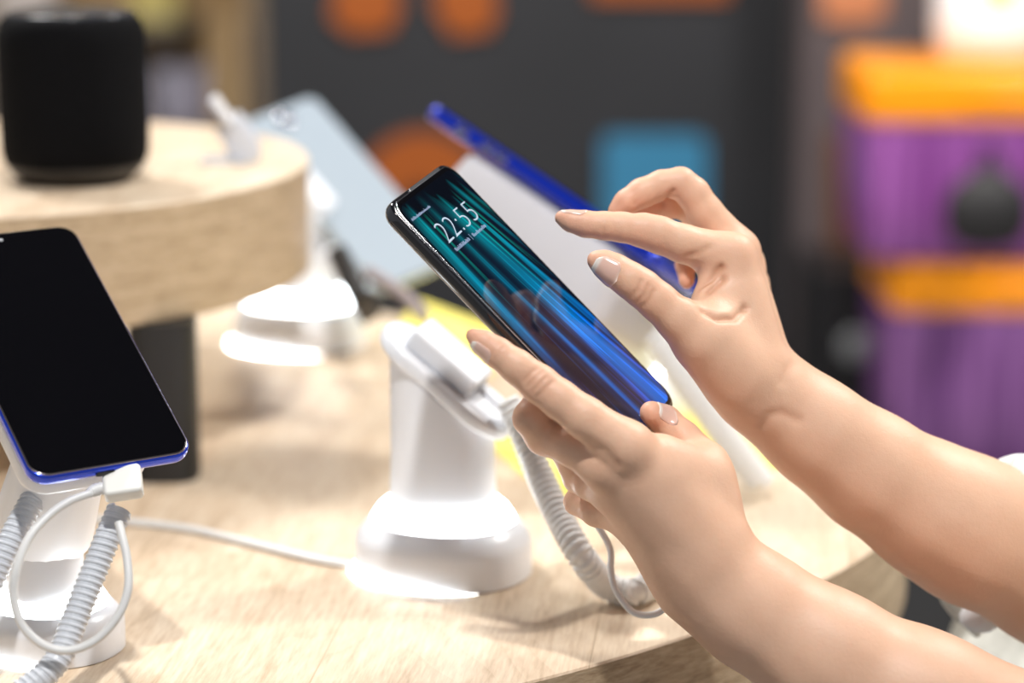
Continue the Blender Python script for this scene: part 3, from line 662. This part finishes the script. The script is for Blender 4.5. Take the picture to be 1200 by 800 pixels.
G2 = G2+.0035*np.sin(YY*95+np.sin(ZZ*30)*1.4+XX*20)*np.clip((TZ+.12-ZZ)*8, 0, 1)+.0012*np.sin(ZZ*160+YY*60+XX*90)
v, f = surface_nets(G2.astype(np.float32), AX2); v = smooth(v, f, 3)
np_mesh('shirt', v-np.array([.37, 1.20, 0]), f, SHIRT, person)
# rolled cuff round the right forearm
u_ = np.cross(adir, FW); u_ /= np.linalg.norm(u_); w_ = np.cross(adir, u_)
cc0 = P(1180, 632, 1.168)+adir*.002
ring = [cc0+(u_*math.cos(a)*.0350+w_*math.sin(a)*.0350)+adir*(.006-.017*math.cos(a)) for a in np.linspace(0, 2*math.pi, 65)]
vv, ff = tube(ring, [.0064+.0007*math.sin(7*a) for a in np.linspace(0, 2*math.pi, 65)], 14, cap=False)
o = mobj('cuff', vv, ff, CUFFM, person, True, world=True)
# knotted hem with two small white ends
vv, ff = tube(crom([P(1112,680,1.225), P(1116,694,1.222), P(1124,708,1.220), P(1134,722,1.222), P(1146,744,1.226)], 8), np.interp(np.linspace(0, 1, 33), [0, .3, .7, 1], [.004, .0075, .0065, .002]), 14)
mobj('hem_fold', vv, ff, SHIRT, person, True, world=True)
vv, ff = lathe([(.0005, -.0075), (.005, -.0068), (.0088, -.003), (.0092, .001), (.0075, .0055), (.003, .0078), (.0004, .008)], 9)
vv = [np.array(p)*[1.15, 1, .9]+P(1149, 724, 1.200) for p in vv]
mobj('button', vv, ff, CUFFM, person, True, world=True)
v = []; 
TRF = Field((axis_([(.18, .56, .01)]), axis_([(.96, 1.44, .01)]), axis_([(-.02, TZ-.24, .01)]))); G3 = TRF.new()
for yy_ in (1.12, 1.28): TRF.cone(G3, (.35, yy_, TZ-.33), (.35, yy_, .04), .095, .055, .03, .05)
v, f = surface_nets(G3, TRF.ax); np_mesh('trousers', v-np.array([.37, 1.20, 0]), f, TRO, person)

# ================================================================ things behind
# blue phone on a large white stand behind the hands
def pxbox(name, c, X, Y, hw, hh, t0, t1, rc, e, m, parent): return None
bp0, bp1 = P(536, 153, 1.52), P(806, 333, 1.40)
Lx = bp1-bp0; Ln = np.linalg.norm(Lx)
MB_ = ortho((bp0+bp1)/2, Lx, ((bp0+bp1)/2-CAM)/np.linalg.norm((bp0+bp1)/2-CAM)-UP*.04)          # X along the phone, Y across it, away from us
bph = empty('smartphone', M=MB_); tag(bph, 'blurred blue phone seen edge-on behind the reaching hand', 'phone')
mobj('case_body', *slab(Ln/2, .040, -.0055, .0048, .010, .0042, 8, 6), BLUEP, bph, True, sharp=60)
mobj('screen', *slab(Ln/2-.003, .0375, .0046, .0052, .008, .0002, 8, 3), BLACKS, bph)
for xx_ in (-.055, -.035, -.025): mobj('side_key', *bbox(xx_*1.2-.006, xx_*1.2+.004, -.0412, -.0398, -.002, .002, .0005), CHROME, bph)
q = T(742, 520); stb = empty('phone_stand', (q[0]+.0, q[1]+.10, TZ)); tag(stb, 'large blurred white stand carrying the edge-on blue phone behind the hands', 'display stand')
vv, ff = slab(.073, .036, -.050, -.0062, .014, .006, 8, 4); vv = [np.array(MB_ @ Vector((p[0]*(1.0+ (p[2]+.0062)*-2)+.010, p[1], p[2]))) for p in vv]
mobj('head', vv, ff, mat('lilac_white_plastic', (.56,.55,.58), .45), stb, True, world=True, sharp=55)
hc = np.array(MB_ @ Vector((.02, 0, -.045)))
vv, ff = tube([hc, (stb.location.x, stb.location.y, TZ+.03)], [.030, .034], 28); mobj('pillar', vv, ff, WHITE2, stb, True, world=True, sharp=50)
mobj('base', *lathe([(.052, 0), (.053, .002), (.053, .018), (.046, .030), (.032, .034)], 48), WHITE, stb, True, sharp=50)
o = mobj('light_ring', *lathe([(.0465, .0285), (.044, .034), (.034, .038)], 48), LED, stb)
vv = np.array(MB_ @ Vector((-.020, -.034, -.030)))
mobj('lock_hole', *xf(lathe([(.0035, 0), (.0035, .002)], 16), Matrix.Translation(0*V(vv))) if False else xf(slab(.0045, .0035, .0, .001, .002, .0003, 5, 3), Matrix.Translation((0,0,0))), GREYP, stb).matrix_local = (stb.matrix_world.inverted() if False else Matrix.Translation(-stb.location)) @ (MB_ @ Matrix.Translation((-.020, -.0362, -.034)) @ Matrix.Rotation(math.radians(90), 4, 'X'))
cc = crom([P(770,395,1.40), P(800,440,1.39), P(835,488,1.385), P(862,528,1.385), P(892,566,1.39)], 10)
cc[-6:, 2] = np.maximum(cc[-6:, 2], TZ+.008)
o = mobj('coiled_cord', *coil(cc, .0068, .0024, .0050), CORD, None, True, world=True); tag(o, 'blurred white spiral cord on the table between the two wrists', 'cord')

# white stand and pale phone at the back, right of the riser
q = T(352, 402); d_ = np.dot(q-CAM, FW)
sB = 78/F*d_/.0460
stw = make_stand(q, sB, 'blurred white stand with glowing ring behind the riser shelf', head=False, ph_=(.10, .14), yaw=math.radians(-30))
dB = d_
SILV = mat('pale_silver', (.50,.58,.62), .12, metal=.55, coat=.6)
MS = ortho(P(405, 222, dB-.02), P(488, 318, dB-.05)-P(322, 126, dB+.02), RT*.75+UP*.60+FW*.75)
LnS = np.linalg.norm(P(488, 318, dB-.05)-P(318, 124, dB+.02))
sph = empty('smartphone', M=MS); tag(sph, 'blurred pale silver phone sloping down behind the lit phone', 'phone')
mobj('case_body', *slab(LnS/2, .036, -.0085, -.0004, .009, .0035, 8, 5), SILV, sph, True, sharp=60)
mobj('screen', *slab(LnS/2-.002, .034, -.0006, .0002, .008, .0002, 8, 3), mat('pale_screen', (.36,.42,.48), .2), sph)
mobj('lens', *xf(lathe([(.007, 0), (.007, .001), (.005, .0015)], 24), Matrix.Translation((-LnS/2+.014, .0, .0002))), CHROME, sph)
vv, ff = slab(.046, .030, -.034, -.0086, .012, .005, 8, 4); vv = [np.array(MS @ Vector((p[0]+.004, p[1], p[2]))) for p in vv]
mobj('head_plate', vv, ff, WHITE, stw, True, world=True, sharp=55)
vv, ff = tube([np.array(MS @ Vector((.004, 0, -.045))), np.array([q[0], q[1], TZ+.09])], [.022, .030], 28)
mobj('neck', vv, ff, WHITE, stw, True, world=True, sharp=50)
# black security bracket on this stand, grey strip beside it
MK = ortho(P(416, 332, 1.60), P(431, 362, 1.59)-P(399, 298, 1.61), P(415,328,2)-P(415,328,1)+RT*.0)
vv, ff = xf(slab(.0225, .020, -.0080, .0060, .006, .003, 6, 4), MK)
mobj('black_bracket', vv, ff, RUB, stw, True, world=True, sharp=60)
mobj('bracket_arm', *tube([np.array(MK.translation), np.array([q[0]+.02, q[1], TZ+.07])], .008, 14), WHITE2, stw, True, world=True)
cable('power_cable', [P(430,318,1.60), P(455,333,1.59), P(480,352,1.58), P(498,372,1.57)], .0045, mat('taupe_cable', (.32,.27,.27), .5), 'short taupe cable beside the small black bracket at the back')
# small acrylic bracket on the riser
q = T(272, 190, RZ); br_ = empty('price_holder', q); tag(br_, 'small clear white bracket standing on the raised round shelf', 'holder')
ACR = mat('milky_acrylic', (.80,.84,.92), .15, trans=.25)
d_ = np.dot(q-CAM, FW); u1 = d_/F
mobj('foot', *bbox(-.020, .010, -.012, .012, 0, .003, .001), ACR, br_)
mobj('upright', *tube(crom([(.006,0,.002), (.008,0,15*u1), (.003,0,35*u1), (-.003,0,48*u1)], 6), .0045, 10, squash=2.4), ACR, br_)
mobj('plate', *xf(slab(.010, .012, -.002, .002, .003, .0012, 5, 3), Matrix.Translation((-.006, 0, 62*u1)) @ Matrix.Rotation(math.radians(55), 4, 'Y')), mat('white_plate', (.85,.85,.87), .3), br_)
# yellow leaflets lying on the table behind
YEL = noise_mat('yellow_paper', (.90,.78,.14), (.92,.82,.22), 30, .6)
for k_, (pts, lab) in enumerate([(((548,500), (666,600), (705,560), (640,470)), 'yellow leaflet on the table between the empty stand and the spiral cord'),
                   (((786,508), (905,560), (925,500), (800,440)), 'yellow leaflet on the table under the blurred spiral cord between the wrists'),
                   (((455,400), (575,440), (580,385), (490,352)), 'yellow leaflet on the table behind the head of the empty stand')]):
    w = [T(x, y, .0015) for x, y in pts]; w2 = [T(x, y, .0003) for x, y in pts]
    o = mobj('leaflet', [*w, *w2], [(0,1,2,3), (7,6,5,4), (0,4,5,1), (1,5,6,2), (2,6,7,3), (3,7,4,0)], YEL, None, False, world=True); tag(o, lab, 'leaflet')

# dark display wall with the orange and blue signs
WD = 4.4
def W(px, py, d=WD):       # on a vertical plane y = const
    v_ = FW+RT*((px-600)/F)+UP*((400-py)/F); return CAM+v_*(d/v_[1])
DARKW = noise_mat('anthracite_panel', (.009,.0097,.0125), (.0125,.013,.0165), 3, .6)
a, b = W(308, 0), W(942, 0)
dw = mobj('partition_panel', *bbox(a[0], b[0], WD, WD+.06, .0, 2.4), DARKW, None, False, world=True); tag(dw, 'tall anthracite wall panel with orange shapes behind the table', 'panel')
ORG = mat('orange_paint', (.27,.06,.001), .5); BLU = mat('blue_sign', (.024,.16,.29), .5)
def poly_sign(name, outer, m, label, cat='sign', d=WD, inner=None, th=.012):
    pts = [W(x, y, d)-np.array([0, th, 0]) for x, y in outer]; n = len(pts)
    if inner is None:
        v_ = [*pts, *[p+np.array([0, th, 0]) for p in pts]]; f_ = [tuple(range(n)), tuple(range(2*n-1, n-1, -1))]+[(i, (i+1) % n, (i+1) % n+n, i+n) for i in range(n)]
    else:
        q_ = [W(x, y, d)-np.array([0, th, 0]) for x, y in inner]; A = pts+q_; v_ = A+[p+np.array([0, th, 0]) for p in A]; f_ = []
        for i in range(n):
            j = (i+1) % n; f_ += [(i, j, n+j, n+i), (2*n+i, 2*n+n+i, 2*n+n+j, 2*n+j), (i, 2*n+i, 2*n+j, j), (n+i, n+j, 3*n+j, 3*n+i)]
    o = mobj(name, v_, f_, m, None, False, world=True); return tag(o, label, cat)
poly_sign('sign_stroke', [(400,-60), (455,-60), (470,8), (458,36), (412,40), (388,20)], ORG, 'orange sign stroke at the top of the dark panel, left one of the pair')
poly_sign('sign_stroke', [(508,8), (520,-60), (570,-60), (584,14), (572,38), (530,42)], ORG, 'orange sign stroke at the top of the dark panel, right one of the pair')
poly_sign('sign_bar', [(685,-40), (860,-40), (852,-2), (694,-2)], ORG, 'thin orange bar cut by the top of the picture on the dark panel')
cc_ = [(496+76*math.cos(a_), 228+74*math.sin(a_)) for a_ in np.linspace(0, 2*math.pi, 41)[:-1]]; ci_ = [(496+26*math.cos(a_), 240+22*math.sin(a_)) for a_ in np.linspace(0, 2*math.pi, 41)[:-1]]
poly_sign('sign_ring', cc_, ORG, 'orange ring on the dark panel behind the top of the lit phone', inner=ci_)
poly_sign('sign_square', [(706+8,158), (826-8,158), (828,166), (828,262), (706,262), (706,166)], BLU, 'blue square sign on the dark panel above the reaching hand')
# grey-brown metal column
COLM = noise_mat('brown_grey_metal', (.09,.075,.08), (.19,.15,.15), 2.2, .35, stretch=(3,3,.4), metal=.4)
a, b = W(944, 0, 4.2), W(1098, 0, 4.2)
o = mobj('column', *bbox(a[0], b[0], 4.2, 4.38, 0, 2.6), COLM, None, False, world=True); tag(o, 'grey-brown column right of the dark panel, behind the orange lidded boxes', 'column')
poly_sign('poster', [(962,-30), (1036,-30), (1036,18), (1000,28), (962,22)], mat('faded_orange', (.48,.17,.07), .6), 'faded orange patch at the top of the grey-brown column', 'poster', d=4.2, th=.01)
poly_sign('panel_strip', [(972,155), (1012,155), (1012,305), (972,305)], mat('rust_brown', (.11,.038,.014), .6), 'rust brown strip beside the upper orange lidded box', 'strip', d=4.2, th=.02)
# black appliance with round grey dial
a, b = W(955, 330, 3.9), W(1060, 330, 3.9); z1 = W(1000, 318, 3.9)[2]
ap = empty('black_cabinet', ((a[0]+b[0])/2, 4.0, 0)); tag(ap, 'black cabinet with a round grey dial below the rust brown strip', 'cabinet')
mobj('body', *bbox(a[0], b[0], 3.9, 4.14, 0, z1, .004), mat('black_lacquer', (.008,.008,.009), .4), ap, False, world=True)
dl = W(1003, 405, 3.9); vv, ff = lathe([(.024, 0), (.024, .006), (.021, .008)], 32); Md = Matrix.Translation(V(dl)) @ Matrix.Rotation(math.radians(90), 4, 'X')
mobj('dial', *xf((vv, ff), Md), mat('grey_dial', (.24,.25,.26), .5), ap, True, world=True)

# storage boxes: translucent purple with orange lids
PUR = noise_mat('purple_plastic', (.09,.02,.13), (.33,.14,.38), 22, .25, stretch=(3,3,.12)); PNK = noise_mat('magenta_plastic', (.17,.03,.20), (.38,.12,.42), 22, .3, stretch=(3,3,.1))
LID = mat('orange_lid', (.96,.32,.002), .28)
def stbox(x0, x1, d, yt, yl, yb, m, label, dep=.30):
    a, b = W(x0, yt, d), W(x1, yt, d); zt, zl, zb = a[2], W(x0, yl, d)[2], W(x0, yb, d)[2]; w = (b[0]-a[0])/2; cxx = (a[0]+b[0])/2
    root = empty('storage_box', (cxx, d+dep/2, zb)); tag(root, label, 'storage box')
    h = zl-zb; L = []
    for z, s_ in ((0, .90), (.006, .92), (h*.5, .95), (h, .975)):
        L.append([(x*s_+.0, y*s_, z) for x, y in rrect(w, dep/2, .03, 6)])
    mobj('body', *rings(L), m, root, True, sharp=50)
    for i in range(9):
        xr = -w*.8+i*w*.2; mobj('rib', *bbox(xr-.004, xr+.004, -dep/2*.965-.002, -dep/2*.90, .012, h-.012, .002), m, root)
    mobj('lid', *[(lambda s: s)(slab(w*1.0, dep/2, h-.002, zt-zb, .035, .012, 8, 6))][0], LID, root, True, sharp=60)
    mobj('lid_handle', *bbox(-.05, .05, -dep/2-.004, -dep/2+.02, zt-zb-.05, zt-zb-.03, .003) if zt-zl > .06 else bbox(-.05, .05, -dep/2-.004, -dep/2+.02, h+.004, zt-zb-.006, .003), LID, root)
    return root
b1 = stbox(1046, 1330, 3.5, 306, 368, 560, PUR, 'lower purple storage box with an orange lid at the right', .30)
b2 = stbox(1014, 1330, 3.48, 84, 146, 305.5, PNK, 'upper purple storage box with an orange lid, stacked at the right', .30)
zb = W(1046, 560, 3.5)[2]
a, b = W(1056, 0, 3.5), W(1360, 0, 3.5)
sh = mobj('counter', *bbox(a[0], b[0], 3.46, 3.82, 0, zb), mat('dark_counter', (.03,.03,.032), .5), None, False, world=True); tag(sh, 'dark counter block under the stacked purple boxes', 'counter')
# black pouch in front of the upper box
pc = W(1158, 242, 3.40); pu = empty('hanging_pouch', pc-np.array([0,0,.055])); tag(pu, 'round black pouch hanging in front of the upper purple box', 'pouch')
mobj('bag', *lathe([(.006, -.010), (.040, -.004), (.060, .018), (.065, .050), (.055, .082), (.030, .100), (.018, .112)], 32, 1.0, .55), mat('black_cloth', (.010,.009,.010), .6), pu)
mobj('loop', *tube(crom([(-.008,0,.100), (-.010,0,.125), (0,0,.140), (.010,0,.125), (.008,0,.100)], 8), .005, 8), mat('black_strap', (.012,.011,.012), .6), pu)
# white tub with yellow cap on the upper box
wt = W(1165, 84, 3.60); tb = empty('white_tub', (wt[0], 3.63, W(1165, 84, 3.48)[2])); tag(tb, 'blurred rounded white tub with yellow label on top of the upper box', 'tub')
mobj('body', *lathe([(.060, 0.0), (.078, .012), (.086, .05), (.086, .15), (.070, .17)], 48, 1.0, .8), mat('bright_white', (.90,.92,.95), .3), tb)
mobj('yellow_label', *xf(slab(.022, .016, 0, .003, .006, .001, 6, 3), Matrix.Translation((-.004, -.0690, .110)) @ Matrix.Rotation(math.radians(90), 4, 'X')), mat('yellow_label', (.95,.72,.03), .4), tb)

# shelves far behind the speaker
SD = 4.7
BRN = noise_mat('golden_brown_board', (.20,.12,.045), (.36,.235,.11), 5, .5, stretch=(1,1,2)); 
a, b = W(-60, 0, SD), W(306, 0, SD)
sr = empty('shelf_unit', ((a[0]+b[0])/2, SD+.2, 0)); tag(sr, 'blurred golden brown shelf unit behind the black speaker', 'shelf')
zs = W(0, 148, SD)[2]; zs2 = W(0, 82, SD)[2]; zs3 = W(0, 28, SD)[2]
mobj('back_board', *bbox(a[0], b[0], SD+.35, SD+.38, 0, 2.0), BRN, sr, False, world=True)
for z in (zs-.3, zs, 2.0): mobj('shelf_board', *bbox(a[0], b[0], SD, SD+.35, z-.02, z), mat('taupe_board', (.12,.10,.11), .5), sr, False, world=True)
mobj('upright', *bbox(b[0]-.03, b[0], SD, SD+.35, 0, 2.0), noise_mat('tan_side', (.20,.15,.10), (.26,.19,.13), 4, .5), sr, False, world=True)
def carton(x0, x1, y0, y1, m, lab, grp=None, zs=zs):
    a, b = W(x0, y0, SD+.05), W(x1, y1, SD+.05); root = empty('carton', ((a[0]+b[0])/2, SD+.12, zs+.0005)); tag(root, lab, 'carton', grp); h = max(a[2]-zs, .03)
    mobj('box', *bbox(-(b[0]-a[0])/2, (b[0]-a[0])/2, -.07, .07, 0, h*.93, .003), m, root, False)
    mobj('lid', *bbox(-(b[0]-a[0])/2-.001, (b[0]-a[0])/2+.001, -.071, .071, h*.93, h, .002), m, root, False); return root
carton(182, 211, 80, 147, mat('lilac_grey', (.30,.29,.36), .5), 'lilac grey carton just right of the black speaker')
carton(214, 243, 84, 147, mat('mauve_grey', (.27,.25,.31), .5), 'mauve grey carton second from the black speaker')
carton(246, 284, 26, 147, noise_mat('tan_card', (.32,.21,.10), (.38,.26,.13), 6, .6), 'tall tan carton at the right end of the shelf')
mobj('shelf_board', *bbox(a[0], W(212, 0, SD)[0], SD, SD+.35, zs3-.015, zs3), mat('grey_board', (.14,.12,.10), .5), sr, False, world=True)
carton(150, 206, -60, 26, noise_mat('olive_card', (.42,.34,.09), (.46,.38,.13), 6, .6), 'olive yellow carton at the top of the picture just right of the speaker', zs=zs3)
carton(-10, 60, -60, 26, mat('greige_card', (.36,.32,.30), .6), 'greige carton at the top left corner of the picture above the speaker', zs=zs3)

# ---------------------------------------------------------------- light
def area(name, loc, tgt, size, power, col=(1,1,1)):
    L = bpy.data.lights.new(name, 'AREA'); L.shape = 'DISK'; L.size = size; L.energy = power; L.color = col
    o = bpy.data.objects.new(name, L); COL.objects.link(o); o.location = loc; o.rotation_euler = (Vector(tgt)-Vector(loc)).to_track_quat('-Z', 'Y').to_euler(); return o
tgt = (.05, 1.10, TZ+.1)
area('ceiling_spot', (.05, .10, TZ+2.05), tgt, .10, 43, (1.0,.98,.955))
area('ceiling_spot', (-1.1, 2.5, TZ+2.1), (-.1, 1.6, TZ), .5, 44, (1.0,.98,.95))
area('ceiling_spot', (1.2, 1.9, TZ+1.9), (.1, 1.2, TZ), .7, 4, (1.0,.97,.93))
area('ceiling_spot', (1.5, 2.3, 2.9), (.9, 3.3, TZ+.2), .5, 75, (1.0,.97,.93))
area('ceiling_spot', (-.6, 3.0, 2.9), (-.7, 4.4, TZ+.2), .5, 55, (1.0,.95,.88))
w = bpy.data.worlds.new('World'); S.world = w; w.use_nodes = True; w.node_tree.nodes['Background'].inputs[0].default_value = (.92,.95,1,1); w.node_tree.nodes['Background'].inputs[1].default_value = .33

# ---------------------------------------------------------------- camera
cd = bpy.data.cameras.new('camera'); cam = bpy.data.objects.new('camera', cd); COL.objects.link(cam)
cam.location = V(CAM); cam.rotation_euler = (math.radians(90)-TH, 0, 0); cd.sensor_width = 36; cd.lens = F*36/1200
cd.dof.use_dof = True; cd.dof.focus_distance = 1.10; cd.dof.aperture_fstop = (F*36/1200)/1000/.025
cd.clip_start = .05; S.camera = cam
vs = S.view_settings; vs.view_transform = 'Standard'; vs.look = 'None'; vs.gamma = 1; vs.exposure = .04; vs.use_curve_mapping = False
